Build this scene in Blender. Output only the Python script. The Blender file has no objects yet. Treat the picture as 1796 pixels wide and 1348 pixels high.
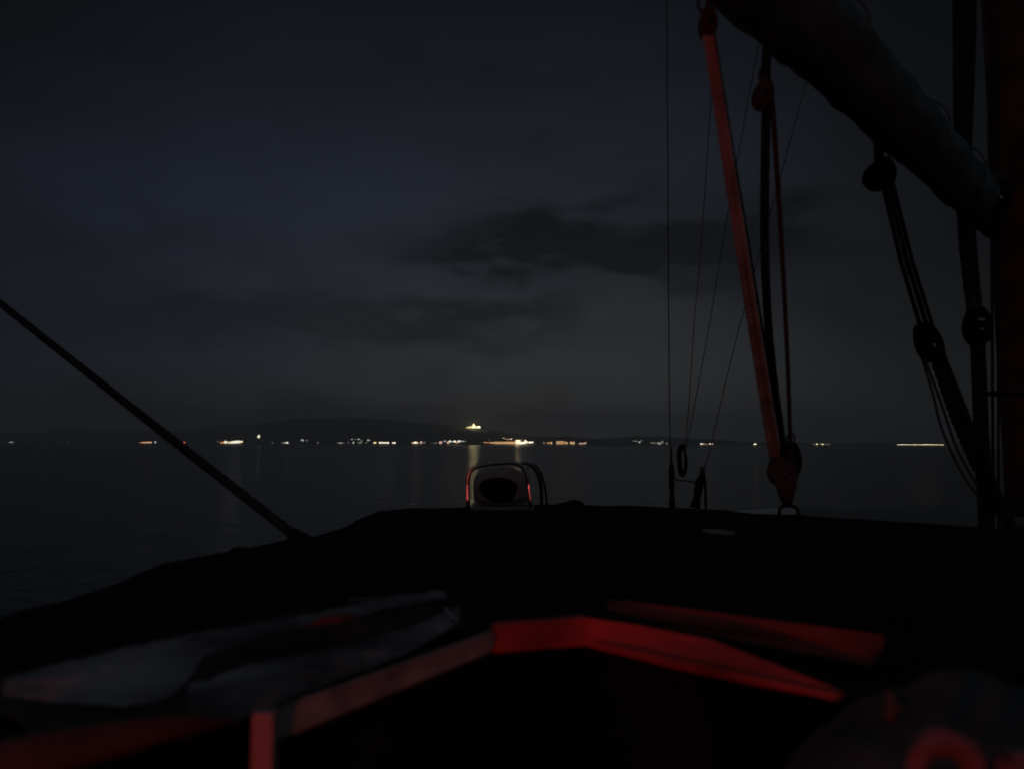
import bpy, bmesh, math, random
from mathutils import Vector, Matrix, noise
random.seed(7)
R = math.radians
sc = bpy.context.scene
C = sc.collection

# ------------------------------------------------------------------ camera
CZ = 2.3                       # eye height over the water
F = 1297.0                     # focal length in photo pixels (1796 wide)
HY = 777.5                     # horizon row in the photo
PITCH = math.atan((HY - 674) / F)
ROLL = -0.00245
cam_d = bpy.data.cameras.new('camera'); cam = bpy.data.objects.new('camera', cam_d); C.objects.link(cam)
cam_d.sensor_fit = 'HORIZONTAL'; cam_d.sensor_width = 36.0; cam_d.lens = 36.0 * F / 1796.0
cam_d.clip_start = 0.02; cam_d.clip_end = 40000
cam.matrix_world = Matrix.Translation((0, 0, CZ)) @ Matrix.Rotation(math.pi/2 + PITCH, 4, 'X') @ Matrix.Rotation(-ROLL, 4, 'Z')
cam_d.dof.use_dof = True; cam_d.dof.focus_distance = 60; cam_d.dof.aperture_fstop = 3.6
sc.camera = cam
HAZE = 0.00088
MROT = cam.matrix_world.to_3x3()

def ray(px, py):
    d = MROT @ Vector(((px - 898) / F, (674 - py) / F, -1.0))
    return d / d.y
def at(px, py, D):
    return Vector((0, 0, CZ)) + ray(px, py) * D
def atz(px, py, z):            # the point seen at that pixel on the level z (relative to the eye)
    d = ray(px, py)
    return Vector((0, 0, CZ)) + d * (z / d.z)

# ------------------------------------------------------------------ world: overcast night sky, glow of the shore towns
w = bpy.data.worlds.new("World"); sc.world = w; w.use_nodes = True
nt = w.node_tree; nt.nodes.clear()
def wn(t, **k):
    n = nt.nodes.new(t)
    for a, b in k.items(): setattr(n, a, b)
    return n
def wm(op, a, b=None, c=None):
    n = wn('ShaderNodeMath', operation=op)
    for i, v in enumerate((a, b, c)):
        if v is None: continue
        if isinstance(v, (int, float)): n.inputs[i].default_value = v
        else: nt.links.new(v, n.inputs[i])
    return n.outputs[0]
def gauss(v, c0, s):
    t = wm('DIVIDE', wm('SUBTRACT', v, c0), s)
    return wm('EXPONENT', wm('MULTIPLY', wm('MULTIPLY', t, t), -1.0))
tc = wn('ShaderNodeTexCoord')
sep = wn('ShaderNodeSeparateXYZ'); nt.links.new(tc.outputs['Generated'], sep.inputs[0])
ysafe = wm('MAXIMUM', sep.outputs[1], 0.15)
az = wm('DIVIDE', sep.outputs[0], ysafe)
el = wm('MAXIMUM', wm('DIVIDE', sep.outputs[2], ysafe), 0.0)
front = wm('MINIMUM', wm('MAXIMUM', wm('MULTIPLY', sep.outputs[1], 3.0), 0.0), 1.0)
# slow large noise for uneven cloud
mp = wn('ShaderNodeMapping'); mp.inputs['Scale'].default_value = (2.2, 2.2, 6.0)
nt.links.new(tc.outputs['Generated'], mp.inputs[0])
n1 = wn('ShaderNodeTexNoise'); n1.inputs['Scale'].default_value = 1.3; n1.inputs['Detail'].default_value = 6; n1.inputs['Roughness'].default_value = .5
nt.links.new(mp.outputs[0], n1.inputs['Vector'])
n2 = wn('ShaderNodeTexNoise'); n2.inputs['Scale'].default_value = 3.6; n2.inputs['Detail'].default_value = 4; n2.inputs['Roughness'].default_value = .55
nt.links.new(mp.outputs[0], n2.inputs['Vector'])
wob = wm('MULTIPLY', wm('SUBTRACT', n2.outputs[0], 0.5), 1.5)
azw = wm('ADD', az, wm('MULTIPLY', wob, 0.22))
elw = wm('ADD', el, wm('MULTIPLY', wob, 0.11))
fb = gauss(wm('MAXIMUM', wm('SUBTRACT', el, 0.20), 0.0), 0.0, 0.37)
ga = wm('MULTIPLY', gauss(az, -0.14, 0.70), gauss(wm('MAXIMUM', az, 0.15), 0.15, 0.43))
glow = wm('MULTIPLY', wm('EXPONENT', wm('MULTIPLY', el, -7.0)), gauss(az, 0.05, 0.46))
cl = 0
def blob(px, py, rx, ry, k):
    m = wm('MULTIPLY', gauss(azw, (px-898)/F, rx/F), gauss(elw, (778-py)/F, ry/F))
    return wm('MULTIPLY', m, k)
acc = None
for b in ((1180, 425, 280, 62, .78), (900, 430, 200, 48, .50), (850, 565, 230, 40, .58), (500, 530, 300, 50, .30), (420, 640, 330, 40, .20), (760, 130, 300, 60, .22), (150, 420, 200, 70, .25),
          (1480, 540, 160, 60, .35), (980, 515, 90, 22, .12), (1330, 400, 120, 60, .25), (620, 745, 300, 34, .42), (600, 700, 380, 45, .22), (300, 560, 360, 45, .28), (700, 260, 260, 60, .16), (1000, 420, 420, 50, .22), (130, 740, 320, 60, .55), (1500, 760, 300, 26, .15)):
    o = blob(*b); acc = o if acc is None else wm('ADD', acc, o)
dark = wm('SUBTRACT', 1.0, wm('MINIMUM', acc, .8))
vary = wm('ADD', 0.30, wm('ADD', wm('MULTIPLY', n1.outputs[0], 0.95), wm('MULTIPLY', n2.outputs[0], 0.45)))
blue = wm('MULTIPLY', wm('MULTIPLY', fb, ga), wm('MULTIPLY', front, vary))
def colv(rgb, f):
    n = wn('ShaderNodeVectorMath', operation='SCALE'); n.inputs[0].default_value = rgb; nt.links.new(f, n.inputs['Scale']); return n.outputs[0]
def vadd(a, b):
    n = wn('ShaderNodeVectorMath', operation='ADD')
    nt.links.new(a, n.inputs[0]); nt.links.new(b, n.inputs[1]); return n.outputs[0]
warmf = wm('MULTIPLY', glow, front)
amb = wm('ADD', 0.75, wm('MULTIPLY', wm('MINIMUM', wm('MAXIMUM', wm('MULTIPLY', wm('SUBTRACT', 0.72, sep.outputs[1]), 2.0), 0.0), 1.0), 14.0))  # fill added to the unseen sky behind the eye, lifts boom and cloth
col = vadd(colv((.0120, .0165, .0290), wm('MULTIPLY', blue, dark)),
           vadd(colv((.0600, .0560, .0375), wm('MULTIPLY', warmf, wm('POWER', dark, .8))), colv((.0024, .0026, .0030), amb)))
sky = wn('ShaderNodeTexSky', sky_type='NISHITA'); sky.sun_disc = False
sky.sun_elevation = R(0.0); sky.sun_rotation = R(200)
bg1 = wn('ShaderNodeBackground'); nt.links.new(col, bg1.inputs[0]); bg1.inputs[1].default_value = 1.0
bg2 = wn('ShaderNodeBackground'); nt.links.new(sky.outputs[0], bg2.inputs[0]); bg2.inputs[1].default_value = 0.0004
ad = wn('ShaderNodeAddShader'); nt.links.new(bg1.outputs[0], ad.inputs[0]); nt.links.new(bg2.outputs[0], ad.inputs[1])
wo = wn('ShaderNodeOutputWorld'); nt.links.new(ad.outputs[0], wo.inputs[0])
w.cycles.sampling_method = 'MANUAL'; w.cycles.sample_map_resolution = 512

# moon behind thick cloud
sl = bpy.data.lights.new('moonlight', 'SUN'); sl.energy = 0.003; sl.angle = R(25); sl.color = (.75, .85, 1)
so = bpy.data.objects.new('moonlight', sl); C.objects.link(so); so.rotation_euler = (R(40), 0, R(200))

vs = sc.view_settings; vs.view_transform = 'Standard'; vs.look = 'None'; vs.exposure = 0; vs.gamma = 1
sc.cycles.max_bounces = 4; sc.cycles.volume_bounces = 0; sc.cycles.sample_clamp_indirect = 0.5
sc.cycles.use_denoising = True

# ------------------------------------------------------------------ helpers
def mat(name, col, rough=.7, metal=0, var=.25, scale=30, bump=.0, spec=.4, emit=None, es=0, bscale=None):
    m = bpy.data.materials.new(name); m.use_nodes = True; t = m.node_tree; p = t.nodes['Principled BSDF']
    p.inputs['Roughness'].default_value = rough; p.inputs['Metallic'].default_value = metal
    p.inputs['Specular IOR Level'].default_value = spec
    tcn = t.nodes.new('ShaderNodeTexCoord'); nz = t.nodes.new('ShaderNodeTexNoise')
    nz.inputs['Scale'].default_value = scale; nz.inputs['Detail'].default_value = 5
    t.links.new(tcn.outputs['Object'], nz.inputs['Vector'])
    cr = t.nodes.new('ShaderNodeValToRGB')
    cr.color_ramp.elements[0].position = .3; cr.color_ramp.elements[1].position = .7
    cr.color_ramp.elements[0].color = [c*(1-var) for c in col] + [1]; cr.color_ramp.elements[1].color = [min(1, c*(1+var)) for c in col] + [1]
    t.links.new(nz.outputs[0], cr.inputs[0]); t.links.new(cr.outputs[0], p.inputs['Base Color'])
    if bump:
        nb = t.nodes.new('ShaderNodeTexNoise'); nb.inputs['Scale'].default_value = bscale or scale*2; nb.inputs['Detail'].default_value = 4
        t.links.new(tcn.outputs['Object'], nb.inputs['Vector'])
        b = t.nodes.new('ShaderNodeBump'); b.inputs['Strength'].default_value = bump; b.inputs['Distance'].default_value = .01
        t.links.new(nb.outputs[0], b.inputs['Height']); t.links.new(b.outputs[0], p.inputs['Normal'])
    if emit:
        p.inputs['Emission Color'].default_value = (*emit, 1); p.inputs['Emission Strength'].default_value = es
    return m

def link(name, bm, m, parent=None, smooth=False):
    bmesh.ops.recalc_face_normals(bm, faces=bm.faces[:])
    me = bpy.data.meshes.new(name); bm.to_mesh(me); bm.free()
    if smooth:
        for p in me.polygons: p.use_smooth = True
    me.materials.append(m)
    o = bpy.data.objects.new(name, me); C.objects.link(o)
    if parent:
        o.parent = parent
        o.matrix_parent_inverse = Matrix.Translation(-parent.location)
    return o
def tag(o, label, cat, group=None, kind=None):
    if label: o['label'] = label
    if cat: o['category'] = cat
    if group: o['group'] = group
    if kind: o['kind'] = kind
    return o
def thing(name, loc, label, cat, group=None):
    o = bpy.data.objects.new(name, None); C.objects.link(o); o.location = loc; o.empty_display_size = .1
    return tag(o, label, cat, group)

def catmull(pts, n=8):
    P = [Vector(p) for p in pts]; P = [2*P[0]-P[1]] + P + [2*P[-1]-P[-2]]
    out = []
    for i in range(1, len(P)-2):
        for k in range(n):
            t = k/n; a, b, c, d = P[i-1], P[i], P[i+1], P[i+2]
            out.append(.5*((2*b)+(c-a)*t+(2*a-5*b+4*c-d)*t*t+(3*b-a-3*c+d)*t**3))
    out.append(P[-2]); return out
def tube(bm, pts, r, seg=10, caps=True, flat=1.0, wob=0, wf=8):
    pts = [Vector(p) for p in pts]; n = len(pts)
    rs = r if isinstance(r, (list, tuple)) else [r]*n
    if len(rs) != n: rs = [rs[0] + (rs[-1]-rs[0])*i/(n-1) for i in range(n)]
    rings = []; up = Vector((0, 0, 1)); prev = None
    for i, p in enumerate(pts):
        t = (pts[min(i+1, n-1)] - pts[max(i-1, 0)]).normalized()
        if prev is None:
            a = t.cross(up)
            if a.length < .05: a = t.cross(Vector((1, 0, 0)))
        else: a = prev - t*prev.dot(t)
        a.normalize(); prev = a; b = t.cross(a)
        ring = []
        for k in range(seg):
            an = 2*math.pi*k/seg
            rr = rs[i]*(1 + (wob*noise.noise(p*wf + Vector((math.cos(an), math.sin(an), 0))*1.3) if wob else 0))
            ring.append(bm.verts.new(p + a*math.cos(an)*rr + b*math.sin(an)*rr*flat))
        rings.append(ring)
    for i in range(n-1):
        for k in range(seg):
            bm.faces.new((rings[i][k], rings[i][(k+1) % seg], rings[i+1][(k+1) % seg], rings[i+1][k]))
    if caps:
        bm.faces.new(rings[0][::-1]); bm.faces.new(rings[-1])
    return bm
def laid_rope(bm, pts, r, strands=3, pitch=None, seg=6):
    """a twisted rope: strands wound round the line"""
    pts = [Vector(p) for p in pts]; pitch = pitch or r*7
    # resample
    L = [0]
    for i in range(1, len(pts)): L.append(L[-1] + (pts[i]-pts[i-1]).length)
    tot = L[-1]; n = max(8, min(420, int(tot/(pitch/7))))
    res = []; j = 0
    for i in range(n+1):
        s = tot*i/n
        while j < len(L)-2 and L[j+1] < s: j += 1
        u = (s-L[j])/max(1e-9, L[j+1]-L[j]); res.append(pts[j].lerp(pts[j+1], u))
    t0 = (res[-1]-res[0]).normalized()
    frames = []; prev = None
    for i, p in enumerate(res):
        t = (res[min(i+1, n)]-res[max(i-1, 0)]).normalized()
        a = t.cross(Vector((.3, .2, 1))) if prev is None else prev - t*prev.dot(t)
        a.normalize(); prev = a; frames.append((a, t.cross(a)))
    for k in range(strands):
        ln = []
        for i, p in enumerate(res):
            an = 2*math.pi*(k/strands + tot*i/n/pitch)
            a, b = frames[i]
            ln.append(p + (a*math.cos(an)+b*math.sin(an))*r*.38)
        tube(bm, ln, r*.62, seg)
    return bm
def box(bm, c, s, rot=None, bev=0):
    M = Matrix.Translation(c) @ (rot.to_4x4() if rot else Matrix.Identity(4)) @ Matrix.Diagonal((*s, 1))
    r = bmesh.ops.create_cube(bm, size=1, matrix=M)
    if bev:
        es = list({e for v in r['verts'] for e in v.link_edges})
        bmesh.ops.bevel(bm, geom=es, offset=bev, segments=2, affect='EDGES', profile=.7)
    return bm
def prism(bm, top, dz, bev=0):
    """polygon of top points, thickened straight down by dz"""
    vt = [bm.verts.new(p) for p in top]; vb = [bm.verts.new(Vector(p) - Vector((0, 0, dz))) for p in top]
    n = len(top); bm.faces.new(vt); bm.faces.new(vb[::-1])
    for i in range(n): bm.faces.new((vt[i], vb[i], vb[(i+1) % n], vt[(i+1) % n]))
    if bev:
        es = [e for e in bm.edges if all(v in vt for v in e.verts)]
        bmesh.ops.bevel(bm, geom=es, offset=bev, segments=3, affect='EDGES')
    return bm
def plank(bm, a, b, c, d, th):
    """board whose face is the quad a b c d, thickness th away from the eye"""
    a, b, c, d = map(Vector, (a, b, c, d))
    nrm = (b-a).cross(d-a).normalized()
    if nrm.dot(Vector((0, 0, CZ)) - a) < 0: nrm = -nrm
    v = [bm.verts.new(p) for p in (a, b, c, d)]; u = [bm.verts.new(p - nrm*th) for p in (a, b, c, d)]
    bm.faces.new(v); bm.faces.new(u[::-1])
    for i in range(4): bm.faces.new((v[i], u[i], u[(i+1) % 4], v[(i+1) % 4]))
    bmesh.ops.bevel(bm, geom=bm.edges[:], offset=.003, segments=2, affect='EDGES')
    return bm

# ------------------------------------------------------------------ materials
M = {}
M['canvas'] = mat('black canvas', (.010, .010, .011), .95, var=.4, scale=9, bump=.4, spec=.05)
M['roof'] = mat('dark painted roof', (.011, .010, .010), .9, var=.5, scale=6, bump=.3, spec=.06)
M['deck'] = mat('pale deck paint', (.13, .135, .14), .7, var=.15, scale=8, bump=.2)
M['hull'] = mat('hull paint', (.10, .11, .12), .5)
M['post'] = mat('post paint', (.30, .20, .20), .5, var=.2, scale=30, bump=.2)
M['trim'] = mat('white trim paint', (.17, .18, .175), .6, var=.35, scale=26, bump=.2)
M['board'] = mat('varnished board', (.38, .045, .042), .6, var=.7, scale=6, bump=.25)
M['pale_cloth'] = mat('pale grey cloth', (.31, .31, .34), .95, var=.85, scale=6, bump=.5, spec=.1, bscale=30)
M['rope_white'] = mat('pale rope', (.62, .56, .52), .9, var=.35, scale=9, spec=.1)
M['rope_dark'] = mat('dark rope', (.035, .035, .04), .95, var=.3, scale=50, spec=.05)
M['rope_tan'] = mat('weathered rope', (.13, .08, .07), .95, var=.3, scale=50, spec=.05)
M['wire'] = mat('stainless wire', (.05, .05, .055), .5, metal=.6, var=.1)
M['steel'] = mat('polished steel', (.35, .35, .36), .08, metal=1, var=.06, scale=40)
M['steel_dull'] = mat('dull steel', (.12, .12, .13), .45, metal=.8)
M['block_red'] = mat('wooden block shell', (.09, .04, .04), .6, var=.3)
M['block_black'] = mat('black block shell', (.012, .012, .013), .7, spec=.1)
M['cowl'] = mat('white cowl plastic', (.22, .235, .235), .5, var=.12, scale=25)
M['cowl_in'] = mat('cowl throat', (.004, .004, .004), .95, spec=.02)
M['mast'] = mat('dark varnished mast', (.10, .03, .025), .8, var=.6, scale=7, spec=.2)
M['spar'] = mat('dark spar cover', (.035, .055, .055), .95, var=.4, scale=10, bump=.4, spec=.05)
M['cover'] = mat('faded sail cover', (.11, .15, .155), 1.0, var=.45, scale=7, bump=.5, spec=.05)
M['jacket'] = mat('grey canvas cover', (.11, .125, .135), .95, var=.35, scale=14, bump=.5, spec=.08)
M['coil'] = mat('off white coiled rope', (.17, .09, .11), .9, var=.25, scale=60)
M['rock'] = mat('dark shore rock', (.12, .13, .11), .95, var=.4, scale=.05)
M['wall_b'] = mat('town wall', (.30, .26, .2), .9, var=.2, scale=.3)
M['roof_b'] = mat('town roof tile', (.14, .07, .05), .9, var=.2, scale=.5)
M['pole'] = mat('lamp post metal', (.08, .08, .08), .6)
EM = {}
def emat(key, col, s, sample=False):
    m = mat('lit ' + key, (.5, .45, .35), .5, emit=col, es=s*3.0)
    m.cycles.emission_sampling = 'FRONT' if sample else 'NONE'
    EM[key] = m
emat('white', (1, .92, .72), .95); emat('bright', (1, .90, .62), 1.5, True); emat('yellow', (1, .85, .45), .85)
emat('orange', (1, .48, .20), .62); emat('deep_orange', (1, .36, .14), .45); emat('grey', (.8, .85, .8), .30)
emat('dim', (.7, .72, .55), .11); emat('faint', (.6, .6, .5), .045); emat('red', (1, .16, .10), .45)
emat('green_grey', (.62, .72, .50), .16); emat('pink', (1, .62, .50), .42); emat('amber', (1, .62, .30), .50)
emat('gold', (1, .82, .35), .9, True)

# ------------------------------------------------------------------ sea and far shore
def sea():
    bm = bmesh.new()
    s = 2400
    vs_ = [bm.verts.new(p) for p in ((-s, -s, 0), (s, -s, 0), (s, s, 0), (-s, s, 0))]; bm.faces.new(vs_)
    m = bpy.data.materials.new('dark sea water'); m.use_nodes = True; t = m.node_tree; p = t.nodes['Principled BSDF']
    p.inputs['Base Color'].default_value = (.004, .007, .009, 1); p.inputs['Roughness'].default_value = .18; p.inputs['IOR'].default_value = 1.33
    tcn = t.nodes.new('ShaderNodeTexCoord'); prev = None
    for sc_, dist, det in ((.35, .45, 4), (1.6, .10, 5), (7.0, .012, 3)):
        mpn = t.nodes.new('ShaderNodeMapping'); mpn.inputs['Scale'].default_value = (1, 1.6, 1); mpn.inputs['Rotation'].default_value = (0, 0, .3)
        t.links.new(tcn.outputs['Object'], mpn.inputs[0])
        nz = t.nodes.new('ShaderNodeTexNoise'); nz.inputs['Scale'].default_value = sc_; nz.inputs['Detail'].default_value = det
        t.links.new(mpn.outputs[0], nz.inputs['Vector'])
        b = t.nodes.new('ShaderNodeBump'); b.inputs['Strength'].default_value = .26; b.inputs['Distance'].default_value = dist
        t.links.new(nz.outputs[0], b.inputs['Height'])
        if prev: t.links.new(prev.outputs[0], b.inputs['Normal'])
        prev = b
    t.links.new(prev.outputs[0], p.inputs['Normal'])
    tag(link('sea', bm, m), None, None, kind='structure')
sea()

def ridge(px):   # how many photo pixels the hills stand above the horizon
    K = [(-500, 14), (0, 18), (150, 24), (300, 22), (420, 34), (520, 46), (600, 50), (680, 45), (760, 38), (800, 33), (850, 29), (900, 20),
         (960, 13), (1050, 9), (1120, 14), (1200, 12), (1300, 5), (1420, 3), (1520, 3), (1600, 4), (1750, 9), (2000, 12), (2400, 10)]
    for (a, ya), (b, yb) in zip(K, K[1:]):
        if a <= px <= b:
            u = (px-a)/(b-a); u = u*u*(3-2*u); return (ya+(yb-ya)*u)*.90 + (2.6 if 800 < px < 860 else 0)*0
    return 8
Y0, Y1 = 1200.0, 1620.0
def ground(x, y):
    px = 898 + x/y*F
    u = max(0, min(1, (y-Y0)/(Y1-Y0)))
    h = ridge(px)/F*Y1*(u*u*(3-2*u))
    h += u*4*noise.noise(Vector((x*.012, y*.012, 0))) + u*1.5*noise.noise(Vector((x*.06, y*.06, 3)))
    return h + min(1, max(0, (y-Y0+14)/14))*2.0 - (1.5 if y < Y0-12 else 0)
def shore():
    bm = bmesh.new(); nx, ny = 300, 34
    rows = []
    for j in range(ny):
        if j < 28: y = Y0 - 16 + (Y1-Y0+16)*j/27
        else: y = Y1 + (j-27)*80
        r = []
        for i in range(nx+1):
            x = -1400 + 2800*i/nx
            z = ground(x, y) if y <= Y1 else ground(x*Y1/y, Y1)*(1-(y-Y1)/700)
            r.append(bm.verts.new((x, y, z)))
        rows.append(r)
    for j in range(ny-1):
        for i in range(nx): bm.faces.new((rows[j][i], rows[j][i+1], rows[j+1][i+1], rows[j+1][i]))
    tag(link('hills', bm, M['rock'], smooth=True), None, None, kind='structure')
shore()

def place(px, py, above):
    """walk along the sight line until the land lies 'above' metres under it"""
    y = Y0 + 3
    while y < Y1:
        p = at(px, py, y)
        if p.z - ground(p.x, p.y) <= above: return p
        y += 4
    return at(px, py, Y1-10)

ORD = ['first', 'second', 'third', 'fourth', 'fifth', 'sixth', 'seventh', 'eighth', 'ninth', 'tenth', 'eleventh', 'twelfth', 'thirteenth',
       'fourteenth', 'fifteenth', 'sixteenth', 'seventeenth', 'eighteenth', 'nineteenth', 'twentieth', 'twenty first', 'twenty second', 'twenty third', 'twenty fourth', 'twenty fifth']
def lamp_post(px, py, wpx, hpx, key, label, group):
    """mast lantern on the far quay; wpx, hpx: glowing head in photo pixels"""
    p = place(px, py, 6.0)
    g = min(ground(p.x, p.y), p.z-2.5)
    s = p.y/F
    t = thing('shore_lamp', (p.x, p.y, g), label, 'lamp', group)
    bm = bmesh.new(); tube(bm, [(p.x, p.y, g-.5), (p.x, p.y, p.z+hpx*s*.5+.3)], [.14, .09], 6); link('pole', bm, M['pole'], t)
    bm = bmesh.new()
    bmesh.ops.create_icosphere(bm, subdivisions=2, radius=.5, matrix=Matrix.Translation((p.x, p.y-.4, p.z)) @ Matrix.Diagonal((wpx*s*1.2, 1.2, hpx*s*1.3, 1)))
    link('lamp_head', bm, EM[key], t, True)
def house(px, py, wpx, hpx, key, label, group, floors=1, nwin=3, wallpx=0):
    """building on the far shore; (px, py) is the middle of its lit windows, wpx by hpx their extent in photo pixels"""
    s = 1215/F
    p = place(px, py, hpx*s*.5 + 1.2); s = p.y/F
    W = (wpx+3)*s; H = (hpx+2.0)*s; zb = p.z - hpx*s*.5 - 1.0; g = min(ground(p.x, p.y), zb) - .6
    dep = min(14, W*.8+4)
    t = thing('waterfront_building', (p.x, p.y, g), label, 'building', group)
    top = p.z + hpx*s*.5 + .7
    bm = bmesh.new(); box(bm, (p.x, p.y+dep/2, (g+top)/2), (W, dep, top-g)); link('wall', bm, M['wall_b'], t)
    bm = bmesh.new(); e = .4; rh = min(2.4, W*.22)
    v = [bm.verts.new(q) for q in ((p.x-W/2-e, p.y-e, top), (p.x+W/2+e, p.y-e, top), (p.x+W/2+e, p.y+dep+e, top), (p.x-W/2-e, p.y+dep+e, top),
                                   (p.x-W/2-e, p.y+dep/2, top+rh), (p.x+W/2+e, p.y+dep/2, top+rh))]
    for f in ((0, 1, 5, 4), (2, 3, 4, 5), (0, 4, 3), (1, 2, 5), (3, 2, 1, 0)): bm.faces.new([v[i] for i in f])
    link('roof', bm, M['roof_b'], t)
    for fl in range(floors):
        for k in range(nwin):
            cw = wpx*s/nwin; ch = hpx*s/floors
            cx = p.x - wpx*s/2 + cw*(k+.5); cz = p.z - hpx*s/2 + ch*(fl+.5)
            ww = cw*random.uniform(.72, .96); hh = ch*random.uniform(.72, .96)
            bm = bmesh.new(); box(bm, (cx, p.y-.06, cz), (ww, .2, hh)); link('lit_window', bm, EM[key], t)

# every lamp row: name of the row, where it is, list of (px, py, w, h, colour)
def row(desc, group, items):
    for i, (x, y, w_, h_, k) in enumerate(items):
        if len(items) == 1: lab = desc
        else: lab = '%s lamp in %s' % (ORD[i], desc)
        lamp_post(x, y, w_, h_, k, lab, group)
row('slanting pale grey lamps at the far left end of the shore', 'grey lamps at the far left', [(16, 776, 4, 2.4, 'dim'), (19.5, 775.3, 4.5, 2.8, 'grey'), (23.5, 774.6, 3.6, 2.2, 'dim')])
row('very faint lone shore lamp far left between grey and orange rows', None, [(120, 774.5, 2.4, 2.4, 'faint')])
row('the short orange row left of the slanting rope', 'orange lamp row left of the rope',
    [(247, 776, 4, 2.6, 'deep_orange'), (251.5, 775.4, 4, 2.8, 'orange'), (256, 775.4, 4.5, 3, 'amber'), (260, 775.2, 4, 3, 'orange'), (264.2, 775, 3.6, 3, 'amber'), (272.5, 774.6, 3.6, 3.2, 'grey')])
row('small lone red shore lamp touching the slanting rope', None, [(323.5, 775.5, 3.4, 3.6, 'red')])
row('the bright warm cluster just right of the slanting rope', 'bright cluster right of the rope',
    [(382, 773, 2.6, 2.6, 'dim'), (388, 775.6, 4, 3, 'deep_orange'), (392.5, 775.4, 4, 3, 'orange'), (396, 775, 5, 5, 'white'), (402, 775.4, 4, 3, 'yellow'), (406.5, 775.2, 4.5, 4, 'white'),
     (411, 774.6, 5.5, 4.2, 'white'), (415.5, 774.2, 5.5, 4.6, 'white'), (420, 774, 4.5, 3.8, 'white'), (424.3, 773.6, 3.4, 2.8, 'yellow')])
row('the small pair raised above the bright cluster', 'raised pair of lamps', [(450.3, 765.6, 2.6, 2.0, 'dim'), (454, 764.6, 3.8, 4.6, 'white')])
row('tiny faint shore lamp below the left end of the hills', None, [(478, 776, 2.6, 2.2, 'dim')])
row('the short pale dash under the hill', 'pale dash under the hill', [(495.5, 776, 3.4, 2.2, 'dim'), (499.7, 775.8, 4.5, 2.6, 'grey'), (504, 775.8, 3.6, 2.8, 'white')])
row('the raised grey pair under the highest hill', 'raised grey pair', [(530.5, 771, 5, 3.2, 'grey'), (538.5, 771.6, 4, 2.2, 'dim')])
row('dim single shore lamp right of the raised grey pair', None, [(557.5, 775.6, 3, 2.6, 'dim')])
row('the thin pale dash left of the small hillside lamps', 'thin pale dash', [(593, 775.8, 4, 2, 'dim'), (597.5, 776, 4.5, 2.2, 'grey'), (602, 776, 3.6, 2, 'dim')])
row('the scattered small hillside lamps left of the yellow bars', 'scattered hillside lamps',
    [(611, 775.4, 3, 2.2, 'dim'), (617.5, 769.4, 2.4, 2.2, 'grey'), (620, 775.6, 3, 3.8, 'grey'), (623.5, 769.6, 2.4, 2, 'dim'), (629, 769.5, 4, 2.2, 'grey'), (631, 775.4, 7, 2.4, 'green_grey'),
     (634.5, 772.4, 3, 2.4, 'green_grey'), (642.5, 775.8, 2.6, 2.2, 'dim'), (645.8, 771.2, 3.6, 2.6, 'grey'), (649.6, 771.4, 2, 2, 'dim')])
house(657.5, 775.6, 5, 4.4, 'yellow', 'short lit quayside building, leftmost of the three yellow bars', 'yellow lit buildings left of the hilltop', 1, 2)
house(673.5, 775.6, 18, 3.6, 'white', 'long lit quayside building, middle and longest of the yellow bars', 'yellow lit buildings left of the hilltop', 1, 5)
house(690.7, 775.8, 6.4, 3.4, 'white', 'small lit quayside building, rightmost of the three yellow bars', 'yellow lit buildings left of the hilltop', 1, 2)
row('the warm short row left of the hilltop glow', 'warm short row',
    [(724, 775.8, 4, 2.4, 'amber'), (728.6, 775.4, 6, 3.2, 'white'), (733, 775.8, 3.4, 2.4, 'amber'), (738.8, 775.2, 4, 4.2, 'pink'), (744.5, 775, 3.6, 3.2, 'dim')])
row('the dim thin dash between two warm rows', 'dim thin dash', [(758, 776, 4, 1.6, 'faint'), (764, 776, 6, 1.8, 'dim')])
row('the beaded white row left of the hilltop', 'beaded white row',
    [(772.8, 775.4, 5.4, 4.8, 'pink'), (780, 772.8, 3.6, 2.4, 'grey'), (786, 775.2, 4, 4.6, 'pink'), (789.3, 772.8, 3, 2.8, 'white'), (793.5, 773.6, 3.4, 2.4, 'grey'), (797.5, 773.2, 4, 3, 'white'),
     (801, 775, 3, 3.4, 'amber'), (805, 773, 4, 3, 'white'), (809.6, 772.8, 3, 2.4, 'grey'), (813, 773, 3, 2.2, 'grey'), (817, 773.2, 2.6, 1.6, 'dim')])

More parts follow.
